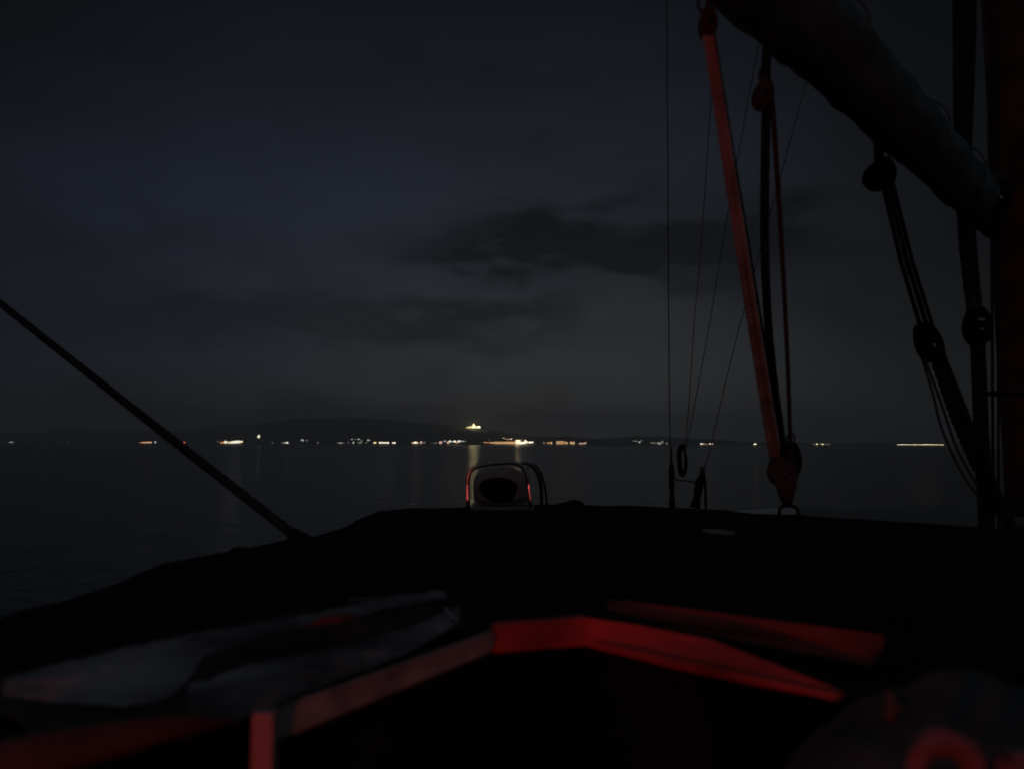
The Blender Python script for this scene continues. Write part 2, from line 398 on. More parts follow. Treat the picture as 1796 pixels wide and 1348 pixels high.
# hilltop landmark: domed church above the town, its floodlight painted as glowing walls and dome
def hilltop():
    px, py = 830.5, 749.5
    p = place(px, py, 2.6); s = p.y/F; z0 = p.z - .6; x0 = p.x; y0 = p.y
    t = thing('hilltop_church', (x0, y0, z0), 'golden floodlit domed church alone on the hilltop above the shore', 'church')
    g = ground(x0, y0)
    bm = bmesh.new(); box(bm, (x0, y0+6, (g-3+z0)/2-1), (30*s, 14, z0-g+5)); link('terrace', bm, M['rock'], t)
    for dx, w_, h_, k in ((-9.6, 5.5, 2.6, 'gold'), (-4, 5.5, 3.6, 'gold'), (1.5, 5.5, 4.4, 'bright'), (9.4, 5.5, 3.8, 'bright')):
        bm = bmesh.new(); box(bm, (x0+dx*s, y0+2, z0+h_*s/2), (w_*s, 4, h_*s)); link('glowing_wall', bm, EM[k], t)
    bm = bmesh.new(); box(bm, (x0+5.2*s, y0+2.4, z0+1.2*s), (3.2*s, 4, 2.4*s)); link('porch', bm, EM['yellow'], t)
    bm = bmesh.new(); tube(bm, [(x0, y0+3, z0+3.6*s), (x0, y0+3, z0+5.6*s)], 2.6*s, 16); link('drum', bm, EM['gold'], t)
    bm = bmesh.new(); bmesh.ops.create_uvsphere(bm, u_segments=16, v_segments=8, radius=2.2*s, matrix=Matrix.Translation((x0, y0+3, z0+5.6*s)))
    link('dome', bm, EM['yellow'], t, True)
    bm = bmesh.new(); tube(bm, [(x0, y0+3, z0+7.5*s), (x0, y0+3, z0+9.4*s)], .2*s, 6); link('spire', bm, M['pole'], t)
    ld = bpy.data.lights.new('church_floodlight', 'POINT'); ld.energy = 22000; ld.color = (1, .82, .4); ld.shadow_soft_size = 9
    lo = bpy.data.objects.new('church_floodlight', ld); C.objects.link(lo); lo.location = (0, -8, 7*s); lo.parent = t
hilltop()

# main town: lit facades stepping up from the quay
G = 'orange lit town buildings right of the hilltop'
town = [(852, 775, 8, 2.4, 'deep_orange', 1, 3, 'low deep orange building at the left end of the main town'),
        (857.5, 771.6, 3, 3, 'orange', 1, 1, 'tiny orange house just above the left end of the main town'),
        (862, 775.6, 8, 2.8, 'orange', 1, 3, 'low orange building second along the main town quay'),
        (870, 776, 9, 4.6, 'amber', 2, 3, 'orange quay building with two lit floors, third along the main town'),
        (878.5, 776, 9, 5, 'orange', 2, 3, 'deeper orange two floor quay building left of the town middle'),
        (887.5, 776, 9, 5.4, 'amber', 2, 3, 'amber two floor quay building below the raised houses'),
        (896.5, 776, 9, 5, 'orange', 2, 3, 'orange two floor quay building just left of the brightest part'),
        (904, 776, 7, 5, 'amber', 2, 2, 'amber quay building touching the brightest town light on its left'),
        (875, 771, 6, 1.8, 'dim', 1, 2, 'dim raised building at the left of the upper town'),
        (884, 768.6, 4.5, 3.6, 'yellow', 1, 2, 'small bright yellow house topmost in the main town'),
        (890, 770, 6, 3.2, 'amber', 1, 2, 'amber raised house right of the topmost house'),
        (896, 769.6, 5.5, 3, 'yellow', 1, 2, 'yellow raised house at the right of the upper town'),
        (881, 772, 7, 2.4, 'orange', 1, 3, 'narrow orange building between quay and upper town'),
        (847.5, 767.5, 4, 1.2, 'faint', 1, 1, 'barely lit house above the left end of the main town')]
for px, py, w_, h_, k, fl, nw, lab in town: house(px, py, w_, h_, k, lab, G, fl, nw)
house(908.5, 774.8, 8, 8, 'bright', 'brightest glaring building in the middle of the main town', G, 2, 3)
house(916.5, 776, 7, 5, 'bright', 'bright white building right beside the brightest one', G, 1, 3)
row('the white quay lamps right of the brightest building', 'white quay lamps of the main town',
    [(915, 770.8, 2.6, 2.2, 'amber'), (921.4, 774, 4, 6, 'white'), (925.4, 774.8, 3, 3, 'yellow'), (929.4, 774.8, 3.6, 3, 'white'), (933.4, 774.8, 3.2, 2.8, 'white'), (936.8, 775, 2, 1.6, 'dim')])
row('dim pinkish lamp between the main town and orange quay', None, [(954, 776, 3.2, 4.2, 'dim')])
G = 'orange quay buildings right of the main town'
for px, py, w_, h_, k, fl, nw, lab in [(961.8, 775.8, 5, 3.2, 'orange', 1, 2, 'small orange building at the left end of the orange quay'),
        (967, 776, 4, 4.4, 'amber', 1, 1, 'short amber building second along the orange quay'),
        (978.5, 775.4, 6.5, 6, 'amber', 2, 2, 'amber two floor building in the middle of the orange quay'),
        (985.5, 775.4, 6.5, 6, 'orange', 2, 2, 'orange two floor building fourth along the orange quay'),
        (992.5, 776, 6.5, 5, 'amber', 1, 2, 'amber one floor building fifth along the orange quay'),
        (997.5, 773, 4, 3, 'deep_orange', 1, 2, 'dark orange house raised behind the orange quay'),
        (1004, 776, 9, 5.2, 'amber', 1, 2, 'wide pale orange building at the right end of the orange quay')]:
    house(px, py, w_, h_, k, lab, G, fl, nw)
row('the short pink row right of the orange quay', 'pink row', [(1017.5, 777, 4, 2.6, 'pink'), (1022, 777, 4, 2.8, 'pink'), (1026, 776.4, 3.4, 3, 'pink'), (1029, 774.8, 1.8, 1.8, 'dim')])
row('barely visible lone shore lamp in the gap right of the pink row', None, [(1081, 774, 2.2, 1.8, 'faint')])
row('the raised grey group left of the first thin wire', 'raised grey group',
    [(1110.5, 772, 3, 1.8, 'dim'), (1115.5, 772.6, 5, 2, 'green_grey'), (1121.5, 774.6, 3, 2.8, 'grey'), (1124.6, 772.2, 3.4, 2.4, 'dim')])
house(1152, 775.8, 22, 3.6, 'dim', 'long low dim grey green building left of the first thin wire', None, 1, 6)
row('the lamps before the long dim building left of the first wire', 'lamps before the dim building',
    [(1156.5, 777, 5, 2.6, 'grey'), (1161.5, 773.6, 4, 2.8, 'green_grey'), (1169, 776.8, 2.6, 3, 'green_grey')])
row('faint dash of lamp light between the first and second wire', None, [(1194, 778, 7, 1.8, 'faint')])
row('the two small reddish white pairs between the thin wires', 'reddish white pairs',
    [(1230, 778.2, 3.6, 3.4, 'white'), (1234, 778, 3.2, 3.2, 'pink'), (1239, 778.2, 3, 1.6, 'deep_orange'), (1245.6, 778.2, 3.6, 3.4, 'white'), (1249.6, 778.2, 2.8, 2.8, 'pink')])
row('barely visible lone lamp right of the reddish pairs', None, [(1292, 778.6, 2, 2.2, 'faint')])
row('single bright white shore lamp left of the red lit tackle', None, [(1324, 779.2, 5, 3.8, 'bright')])
row('the short dim yellow row right of the tackle', 'dim yellow row',
    [(1427, 778.6, 1.8, 2.6, 'dim'), (1432.5, 779, 3, 4, 'yellow'), (1438, 778.6, 3, 3, 'green_grey'), (1442.5, 778.8, 3, 3, 'yellow'), (1447, 778.8, 3, 2.6, 'dim'), (1451, 779, 3, 2.8, 'green_grey'), (1454.6, 779, 2, 3.4, 'dim')])
row('the long even bright row at the far right', 'long even row at the far right',
    [(1575+3.72*i+random.uniform(-.4, .4), 780.2+random.uniform(-.3, .3), random.uniform(3.2, 4), random.uniform(3, 4), random.choice(['yellow', 'white', 'yellow'])) for i in range(22)])

# ------------------------------------------------------------------ our own boat
RZ = -0.26                                   # cabin roof level below the eye
def top(px, py, z=RZ): return atz(px, py, z)
boat = thing('sailing_boat', (0.4, 1.5, CZ-1.6), 'own dark boat filling the foreground, black cabin roof above the sea', 'boat')

def jag(pts, amp, step=.05):
    """outline with small irregular wander, as of canvas and worn edges"""
    out = []
    for a, b in zip(pts, pts[1:]):
        n = max(1, int((b-a).length/step))
        for k in range(n):
            p = a.lerp(b, k/n); d = noise.noise(p*5)*amp + noise.noise(p*17)*amp*.5
            out.append(p + Vector((d*.6, d, 0)))
    out.append(pts[-1]); return out
port = [top(-260, 1190), top(0, 1090), top(60, 1066), top(120, 1052), top(180, 1031), top(240, 1006), top(285, 991), top(350, 977), top(400, 967), top(470, 955), top(520, 944),
        top(560, 941), top(600, 927), top(640, 908), top(662, 897), top(700, 892.5)]
front_e = [top(700, 892.5), top(760, 892), top(830, 890), top(900, 887), top(960, 885), top(1030, 886), top(1100, 887), top(1180, 890), top(1270, 896), top(1350, 902), top(1430, 908),
           top(1560, 916), top(1680, 922), top(1796, 930), top(1990, 950)]
notch = [top(1990, 1290), top(1796, 1300), top(1490, 1222), top(1250, 1170), top(1030, 1108), top(960, 1097), top(880, 1101), top(660, 1182), top(455, 1250), Vector((-.30, .42, CZ+RZ)), Vector((-.9, .42, CZ+RZ))]
outline = jag(port, .012) + jag(front_e, .01)[1:] + notch
bm = bmesh.new(); prism(bm, outline, .05); link('cabin_roof', bm, M['roof'], boat)
# cabin sides drop from the roof edge to the deck
def skirt(name, pts, drop, m, inset=.015):
    bm = bmesh.new(); dn = Vector((0, 0, drop))
    a = [bm.verts.new(p - Vector((0, 0, .045))) for p in pts]; b = [bm.verts.new(p - dn) for p in pts]
    for i in range(len(pts)-1): bm.faces.new((a[i], a[i+1], b[i+1], b[i]))
    bmesh.ops.solidify(bm, geom=bm.faces[:], thickness=.02)
    link(name, bm, m, boat)
cen = top(900, 960)
skirt('cabin_side', [p.lerp(cen, .03) for p in port + front_e[1:]], .36, M['roof'])
bm = bmesh.new()
tube(bm, [p - Vector((0, 0, .012)) for p in jag(port + front_e[1:], .012, .06)], .014, 8, wob=.5, wf=14)
link('canvas_hem', bm, M['canvas'], boat, True)
# lumps of lashed canvas on the roof edge
for k, (px, py, r_) in enumerate(((423, 967, .012), (302, 994, .014), (548, 945, .010), (1003, 884, .022), (985, 886, .014))):
    p = top(px, py); bm = bmesh.new()
    bmesh.ops.create_icosphere(bm, subdivisions=3, radius=1, matrix=Matrix.Translation(p) @ Matrix.Diagonal((r_*2.2, r_*2, r_*.8, 1)))
    for v in bm.verts: v.co += (v.co-p)*.4*noise.noise(v.co*25)
    link('lashed_canvas_bundle', bm, M['canvas'], boat, True)

# foredeck beyond the roof, side decks and hull
DZ = -0.37
fd = [atz(1255, 901, DZ), atz(1275, 894.5, DZ), atz(1330, 890.5, DZ), atz(1400, 889, DZ), atz(1480, 893, DZ), atz(1600, 888, DZ), atz(1760, 882, DZ), atz(1960, 880, DZ), atz(2150, 925, DZ), atz(2100, 1100, DZ),
      atz(1500, 1000, DZ), atz(1300, 935, DZ)]
bm = bmesh.new(); prism(bm, fd, .06); link('foredeck', bm, M['deck'], boat)
bm = bmesh.new(); prism(bm, [atz(x, y, DZ+.012) for x, y in ((1262, 897.5), (1330, 892), (1372, 889.5), (1402, 893), (1394, 901), (1340, 901))], .01); link('pale_deck_patch', bm, mat('pale deck patch', (.42, .42, .42), .8), boat)  # pale plate added to brighten this strip of the foredeck
zz = -.62
hull_top = [Vector((x, y, CZ+zz)) for x, y in ((-.98, -1.6), (-1.05, 0), (-1.0, 1.2), (-.84, 2.6), (-.45, 3.5), (.1, 3.9), (.9, 4.3), (2.2, 4.7), (3.6, 4.6), (4.0, 3.2), (3.4, 1.2), (2.4, -.4), (1.6, -1.6))]
bm = bmesh.new()
a = [bm.verts.new(p) for p in hull_top]; c0 = Vector((.9, 1.3, 0))
b = [bm.verts.new(Vector((c0.x+(p.x-c0.x)*.8, c0.y+(p.y-c0.y)*.86, -.35))) for p in hull_top]
n = len(a)
bm.faces.new(a); bm.faces.new(b[::-1])
for i in range(n): bm.faces.new((a[i], b[i], b[(i+1) % n], a[(i+1) % n]))
bmesh.ops.delete(bm, geom=[], context='FACES')
link('hull', bm, M['hull'], boat)

# companionway: two boards meeting in a shallow peak, a post, a dark bulkhead below
A = lambda px, py, D: at(px, py, D)
bm = bmesh.new()
plank(bm, A(458, 1252, .72), A(872, 1104, .90), A(866, 1142, .90), A(478, 1304, .72), .02); link('hatch_trim', bm, M['trim'], boat)
bm = bmesh.new()
plank(bm, A(866, 1096, .905), A(1034, 1084, .93), A(1040, 1132, .93), A(862, 1146, .905), .02); link('hatch_trim', bm, M['board'], boat)
bm = bmesh.new()
v = [A(1030, 1083, .925), A(1120, 1096, .90), A(1250, 1122, .85), A(1370, 1168, .79), A(1482, 1213, .74), A(1474, 1227, .735), A(1330, 1203, .80), A(1180, 1172, .87), A(1034, 1134, .925)]
f_ = [bm.verts.new(p) for p in v]; bk = [bm.verts.new(p + Vector((0, .02, -.004))) for p in v]
bm.faces.new(f_); bm.faces.new(bk[::-1])
for i in range(len(v)): bm.faces.new((f_[i], bk[i], bk[(i+1) % len(v)], f_[(i+1) % len(v)]))
bb = link('hatch_board', bm, M['board'], boat)
bm = bmesh.new(); plank(bm, A(1030, 1124, .915), A(1475, 1222, .725), A(1470, 1231, .725), A(1032, 1136, .915), .012); link('hatch_lip', bm, M['board'], boat)
bm = bmesh.new(); plank(bm, A(1060, 1072, 1.02), A(1556, 1139, .86), A(1530, 1172, .85), A(1150, 1092, 1.0), .02); link('slide_rail', bm, mat('dull mahogany', (.26, .035, .035), .7, var=.7, scale=6), boat)
bm = bmesh.new()
P0, P1 = A(457, 1249, .70), A(459, 1520, .70)
box(bm, (P0+P1)/2 + Vector((0, .006, 0)), (.021, .018, (P0-P1).length), bev=.005)
post = link('door_post', bm, M['post'], boat)
bm = bmesh.new(); tube(bm, [A(474.5, 1276, .71), A(475.5, 1500, .71)], .0022, 8); link('door_slot_edge', bm, M['steel_dull'], boat)
bm = bmesh.new()   # bulkhead walls round the dark opening
back = [A(480, 1300, .74), A(870, 1146, .93), A(1036, 1136, .95), A(1470, 1232, .75)]
lo = [Vector((p.x, p.y+.03, CZ-1.2)) for p in back]; hi = [p + Vector((0, .03, 0)) for p in back]
for i in range(3):
    q = [bm.verts.new(x) for x in (hi[i], hi[i+1], lo[i+1], lo[i])]; bm.faces.new(q)
bmesh.ops.solidify(bm, geom=bm.faces[:], thickness=.015)
link('bulkhead', bm, M['roof'], boat)
# port coaming rail, rounded, faintly red lit
bm = bmesh.new()
L = catmull([A(-160, 1420, .58), A(-60, 1372, .60), A(60, 1335, .62), A(200, 1297, .64), A(330, 1268, .66), A(420, 1262, .70)], 10)
tube(bm, L, [.022 if i < 20 else .022*max(.12, 1-(i-20)/(len(L)-18)) for i in range(len(L))], 20, wob=.25, wf=9)
link('coaming_rail', bm, mat('dark worn varnish', (.040, .022, .022), .8, var=.7, scale=8, bump=.4), boat, True)

# folded sprayhood of pale cloth on the roof
M['dim_cloth'] = mat('dark grey cloth', (.07, .07, .08), .95, var=.6, scale=8, bump=.5, spec=.05)  # darker cloth between and under the pale folds
hood = thing('folded_sprayhood', top(450, 1120), 'pale grey cloth sprayhood folded flat on the left of the roof', 'sprayhood')
def cloth(name, edge_far, edge_near, h, m, nn=70, nc=16, seed=0, parent=None, th=.003, fold=.0018):
    ef = catmull([Vector((x, y, 0)) for x, y in edge_far], 12); en = catmull([Vector((x, y, 0)) for x, y in edge_near], 12)
    def pick(L, u): i = u*(len(L)-1); k = min(int(i), len(L)-2); return L[k].lerp(L[k+1], i-k)
    bm = bmesh.new(); g = []
    for i in range(nn+1):
        u = i/nn; a = pick(ef, u); b = pick(en, u); r = []
        for j in range(nc+1):
            v_ = j/nc; q = a.lerp(b, v_)
            q.x += 3*noise.noise(Vector((u*9, v_*3, seed))); q.y += 3*noise.noise(Vector((u*9, v_*2, seed+5)))
            z = RZ + .008 + h*math.sin(math.pi*min(1, max(0, v_)))**.6*(math.sin(math.pi*u)**.35 if 0 < u < 1 else 0)
            p = atz(q.x, q.y, RZ + .008)
            # raise straight up: height is real, not along the sight line
            p.z = CZ + z + fold*noise.noise(Vector((u*16, v_*4, seed))) + fold*.5*noise.noise(Vector((u*40, v_*9, seed)))
            r.append(bm.verts.new(p))
        g.append(r)
    for i in range(nn):
        for j in range(nc): bm.faces.new((g[i][j], g[i][j+1], g[i+1][j+1], g[i+1][j]))
    bmesh.ops.solidify(bm, geom=bm.faces[:], thickness=th)
    return link(name, bm, m, parent, True)
cloth('cloth_fold', [(10, 1186), (150, 1152), (300, 1117), (430, 1096), (500, 1090)], [(0, 1222), (190, 1240), (290, 1226), (360, 1168), (500, 1112)], .006, M['pale_cloth'], seed=1, parent=hood)
cloth('cloth_fold', [(300, 1122), (450, 1100), (560, 1080), (680, 1050), (778, 1036)], [(360, 1140), (480, 1112), (580, 1094), (690, 1066), (784, 1048)], .010, M['pale_cloth'], seed=2, parent=hood, nc=10, fold=.003)
cloth('cloth_fold', [(330, 1200), (450, 1160), (560, 1140), (680, 1110), (806, 1060)], [(320, 1300), (450, 1248), (570, 1200), (690, 1155), (808, 1092)], .006, M['pale_cloth'], seed=3, parent=hood)
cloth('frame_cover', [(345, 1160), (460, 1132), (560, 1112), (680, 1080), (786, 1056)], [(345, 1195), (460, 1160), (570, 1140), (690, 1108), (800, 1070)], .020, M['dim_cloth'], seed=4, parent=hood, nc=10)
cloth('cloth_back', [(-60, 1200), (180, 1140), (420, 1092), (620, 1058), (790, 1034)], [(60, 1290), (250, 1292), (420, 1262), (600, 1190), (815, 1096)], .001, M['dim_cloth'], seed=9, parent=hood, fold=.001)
cloth('red_strip', [(520, 1118), (560, 1112), (600, 1104), (640, 1094)], [(522, 1134), (562, 1128), (604, 1120), (642, 1106)], .028, mat('dull red cloth', (.30, .06, .07), .9), seed=6, parent=hood, nc=8, nn=30, fold=.002)  # raised strip of dull red cloth
bm = bmesh.new(); q = atz(788, 1078, RZ+.02)
tube(bm, [q+Vector((-.007, 0, .010)), q+Vector((0, 0, .002)), q+Vector((.006, 0, -.006)), q+Vector((.004, 0, -.014))], .0028, 8)
link('hook', bm, M['steel'], hood)
bm = bmesh.new(); q = atz(640, 1052, RZ+.006); box(bm, q, (.05, .012, .008), Matrix.Rotation(.35, 3, 'Z'), .002)
tag(link('deck_fitting', bm, M['steel_dull']), 'small grey fitting on the black roof behind the folded sprayhood', 'fitting')
bm = bmesh.new(); q = A(250, 1262, .66); box(bm, q, (.014, .006, .0026), Matrix.Rotation(-.15, 3, 'Y'), .001)
tag(link('snap_fastener', bm, M['steel']), 'tiny red gleaming metal fastener at the lower left above the coaming', 'fastener')

# pale wedge fitting on the roof
bm = bmesh.new()
v = [A(1233, 930, 2.2), A(1262, 930.5, 2.18), A(1290, 934, 2.15), A(1288, 946, 2.15), A(1262, 941, 2.17)]
f_ = [bm.verts.new(p) for p in v]; bk = [bm.verts.new(p + Vector((.01, .05, 0))) for p in v]
bm.faces.new(f_); bm.faces.new(bk[::-1])
for i in range(5): bm.faces.new((f_[i], bk[i], bk[(i+1) % 5], f_[(i+1) % 5]))
tag(link('wooden_wedge', bm, M['trim']), 'small pale pink wedge lying on the black roof below the thin wires', 'wedge')

# ------------------------------------------------------------------ cowl ventilator with guard rails
vent = thing('cowl_ventilator', top(878, 888), 'white cowl ventilator with black oval mouth inside steel hoops on the roof', 'ventilator')
VD = 2.95
def P2(px, py, D=VD): return at(px, py, D)
def arch_profile(pts, D): return [P2(x, y, D) for x, y in pts]
outer = [(832, 884), (829, 866), (829, 848), (832, 836), (840, 827), (855, 821), (874, 818.5), (894, 819.5), (910, 824), (920, 833), (926, 846), (929, 862), (931, 882)]
oc = catmull([Vector((x, y, 0)) for x, y in outer], 4)
mouth = [(861, 880), (850, 871), (842, 862), (840, 853.5), (845, 845), (857, 839.5), (874, 837.5), (890, 839.5), (902, 845.5), (908, 854), (906, 864), (901, 873), (896, 880), (878, 881.5)]
def resample(L, n, closed):
    L = [Vector((p[0], p[1], 0)) for p in L]
    if closed: L = L + [L[0]]
    L = catmull(L, 6); d = [0]
    for i in range(1, len(L)): d.append(d[-1]+(L[i]-L[i-1]).length)
    out = []; j = 0
    for k in range(n):
        s = d[-1]*k/n
        while j < len(L)-2 and d[j+1] < s: j += 1
        out.append(L[j].lerp(L[j+1], (s-d[j])/max(1e-6, d[j+1]-d[j])))
    return out
N = 48; cx, cy = 876, 861
def polar(L, n):            # resample a closed outline by angle about the mouth centre
    out = []
    for k in range(n):
        an = 2*math.pi*k/n; d = Vector((math.cos(an), math.sin(an))); best = 0
        for i in range(len(L)):
            a = Vector(L[i][:2])-Vector((cx, cy)); b = Vector(L[(i+1) % len(L)][:2])-Vector((cx, cy)); e = b-a
            den = d.x*e.y-d.y*e.x
            if abs(den) < 1e-9: continue
            t = (a.x*e.y-a.y*e.x)/den; u = (a.x*d.y-a.y*d.x)/den
            if t > 0 and -1e-6 <= u <= 1+1e-6: best = max(best, t)
        out.append((cx+d.x*best, cy+d.y*best))
    return out
Oc = polar([(p.x, p.y) for p in oc], N); Mo = polar([(p.x, p.y) for p in resample(mouth, 60, True)], N)
bm = bmesh.new()
def ringv(L, dy, sc_=1.0, D=VD):
    r = []
    for x, y in L:
        x = cx+(x-cx)*sc_; y = cy+(y-cy)*sc_ ; p = at(x, y, D); p.y += dy; r.append(bm.verts.new(p))
    return r
def mixl(a, b, t): return [(x0+(x1-x0)*t, y0+(y1-y0)*t) for (x0, y0), (x1, y1) in zip(a, b)]
rings = [ringv(Mo, .16, .55), ringv(Mo, .06, .85), ringv(Mo, .012, .97), ringv(Mo, -.004, 1.0), ringv(mixl(Mo, Oc, .12), -.006), ringv(mixl(Mo, Oc, .35), .010), ringv(mixl(Mo, Oc, .75), .022), ringv(mixl(Mo, Oc, .95), .030), ringv(Oc, .040), ringv(Oc, .10, .98), ringv(Oc, .17, .90), ringv(Oc, .20, .7), ringv(Oc, .21, .3)]
for a, b in zip(rings, rings[1:]):
    for k in range(N): bm.faces.new((a[k], a[(k+1) % N], b[(k+1) % N], b[k]))
bm.faces.new(rings[0][::-1]); bm.faces.new(rings[-1])
cowl = link('cowl', bm, M['cowl'], vent, True)
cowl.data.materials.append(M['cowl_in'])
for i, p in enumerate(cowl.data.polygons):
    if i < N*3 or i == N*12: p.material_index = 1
M['sleeve'] = mat('bright glint sleeve', (.70, .68, .68), .13, metal=1, var=.03)
for (xa, ya), (xb, yb) in (((819.8, 849), (820.4, 877)), ((927.4, 849), (930.2, 877))):  # sleeves added on the hoop legs, leaned to throw the red lamp back as glints
    a_, b_ = at(xa, ya, 2.8925), at(xb, yb, 2.8908)
    bm = bmesh.new(); tube(bm, [a_.lerp(b_, i/6) for i in range(7)], .0098, 24, caps=False); link('glint_sleeve', bm, M['sleeve'], vent, True)
bm = bmesh.new()   # base the cowl stands on
q = P2(882, 884, VD+.1); box(bm, q + Vector((0, 0, -.012)), (.25, .22, .022), bev=.004); link('base', bm, M['cowl'], vent)
def hoop(pts, D0, D1, r, lab=None):
    L = catmull([at(x, y, D0+(D1-D0)*i/(len(pts)-1)) for i, (x, y) in enumerate(pts)], 8)
    bm = bmesh.new(); tube(bm, L, r, 12); return link('guard_hoop', bm, M['steel'], vent, True)
hoop([(821, 889), (820.5, 870), (820, 848), (822, 832), (830, 821), (846, 815), (870, 812), (895, 810.5), (910, 814), (920, 823), (925.5, 838), (928, 858), (931, 888)], 2.9, 2.9, .0085)
hoop([(905, 815), (918, 811), (930, 814), (940, 824), (946, 838), (949, 856), (950, 886)], 3.1, 3.18, .008)
hoop([(924, 820), (933, 813), (941, 817), (949, 830), (954, 846), (957, 862), (959, 884)], 3.22, 3.3, .005)
bm = bmesh.new(); q = P2(895, 829, 2.965); tube(bm, [q, q+Vector((0, .01, 0))], .008, 12); link('knob', bm, M['steel_dull'], vent)

# ------------------------------------------------------------------ spars
boom = thing('boom', A(1530, 200, 2.4), 'thick dark boom slanting down across the upper right corner to the mast', 'boom')
b0, b1 = A(1055, -330, 1.0), A(1738, 372, 3.25)
pts = [b0.lerp(b1, i/26) for i in range(27)]
bm = bmesh.new(); tube(bm, pts, [.088+.010*noise.noise(Vector((i*.7, 3, 1))) for i in range(27)], 28, wob=.30, wf=7); link('sail_cover', bm, M['cover'], boom, True)
low = [p + Vector((-.02, -.03, -.095)) for p in pts]
bm = bmesh.new(); tube(bm, low, [.034]*27, 14); link('spar', bm, M['spar'], boom, True)
for i in (8, 15, 20):
    bm = bmesh.new(); d = (b1-b0).normalized(); c = pts[i]
    a1 = d.cross(Vector((0, 0, 1))).normalized(); a2 = a1.cross(d)
    ring = [c + a1*math.cos(t)*.096 + a2*math.sin(t)*.100 - a2*(-.015) for t in [2*math.pi*k/24 for k in range(25)]]
    tube(bm, ring, .004, 6); link('lashing', bm, M['cover'], boom, True)

mast = thing('mast', A(1818, 930, 3.2), 'tall dark varnished mast at the right edge, faintly red', 'mast')
bm = bmesh.new(); mt = A(1786, -500, 3.2); mb = A(1820, 905, 3.2); mb = Vector((mb.x, mb.y, CZ+DZ)); mt = Vector((mb.x-.02, mb.y, CZ+3.4))
tube(bm, [mb.lerp(mt, i/10) for i in range(11)], [.115]*5+[.10]*6, 24); link('mast_tube', bm, M['mast'], mast, True)
bm = bmesh.new(); q = mb.lerp(mt, 0); q.z = A(1762, 425, 3.2).z; tube(bm, [q+Vector((0, 0, -.04)), q+Vector((0, 0, .04))], [.118, .118], 20); link('gooseneck', bm, M['steel_dull'], mast, True)
bm = bmesh.new(); q = A(1775, 690, 3.1); box(bm, q, (.19, .04, .02), bev=.004); link('pin_rail', bm, M['block_black'], mast)
bm = bmesh.new(); tube(bm, [mb, mb+Vector((0, 0, .07))], [.15, .125], 24); link('mast_collar', bm, M['steel_dull'], mast, True)

# halyards bunched in front of the mast
hal = thing('halyard_bundle', A(1690, 150, 2.9), 'dark bundle of halyards hanging left of the mast at top right', 'ropes')
for k, (x0, x1, x2, r_) in enumerate(((1676, 1680, 1706, .014), (1686, 1690, 1712, .018), (1697, 1694, 1718, .016), (1706, 1700, 1722, .012))):
    bm = bmesh.new(); laid_rope(bm, catmull([A(x0, -160, 2.9), A(x0+1, 60, 2.9), A(x1, 280, 2.9), A(x1+8, 430, 2.92), A(x2, 590, 2.95), A(x2+6, 720, 3.0), A(x2+14, 880, 3.05), A(x2+16, 934, 3.05)], 10), r_, 3, r_*5)
    link('halyard', bm, M['rope_dark'], hal, True)
for k, (x0, r_) in enumerate(((1736, .009), (1746, .008))):
    bm = bmesh.new(); laid_rope(bm, [A(x0, -160, 3.0), A(x0+3, 330, 3.0), A(x0+6, 934, 3.05)], r_*.7, 3); link('halyard', bm, M['rope_dark'], hal, True)

# ------------------------------------------------------------------ blocks
def pulley(pt, w_, h_, m, label, cat='pulley block', tilt=0, ring=True, depth=.035, sheaves=2, face=0):
    t = thing('pulley_block', pt, label, cat)
    Mx = Matrix.Translation(pt) @ Matrix.Rotation(tilt, 4, 'Y') @ Matrix.Rotation(face, 4, 'Z')
    bm = bmesh.new()
    for s in range(sheaves+1):
        off = (s/(sheaves) - .5)*depth
        prof = []
        for k in range(20):
            an = 2*math.pi*k/20; prof.append(Vector((math.cos(an)*w_/2*(1-.15*math.sin(an)), 0, math.sin(an)*h_/2)))
        a = [bm.verts.new(p+Vector((0, off-.003, 0))) for p in prof]; b = [bm.verts.new(p+Vector((0, off+.003, 0))) for p in prof]
        bm.faces.new(a); bm.faces.new(b[::-1])
        for k in range(20): bm.faces.new((a[k], b[k], b[(k+1) % 20], a[(k+1) % 20]))
    bm.transform(Mx); link('cheek', bm, m, t)
    bm = bmesh.new(); tube(bm, [Vector((0, -depth*.44, -h_*.1)), Vector((0, depth*.44, -h_*.1))], w_*.36, 20); bm.transform(Mx); link('sheave', bm, M['steel_dull'], t)
    bm = bmesh.new(); tube(bm, [Vector((0, -depth*.5-.006, -h_*.1)), Vector((0, depth*.5+.006, -h_*.1))], .006, 10); bm.transform(Mx); link('pin', bm, M['steel'], t)
    if ring:
        bm = bmesh.new(); tube(bm, [Vector((math.cos(k/12*6.283)*.014, 0, h_/2+.012+math.sin(k/12*6.283)*.02)) for k in range(13)], .0035, 8)
        bm.transform(Mx); link('shackle', bm, M['steel_dull'], t, True)
    return t

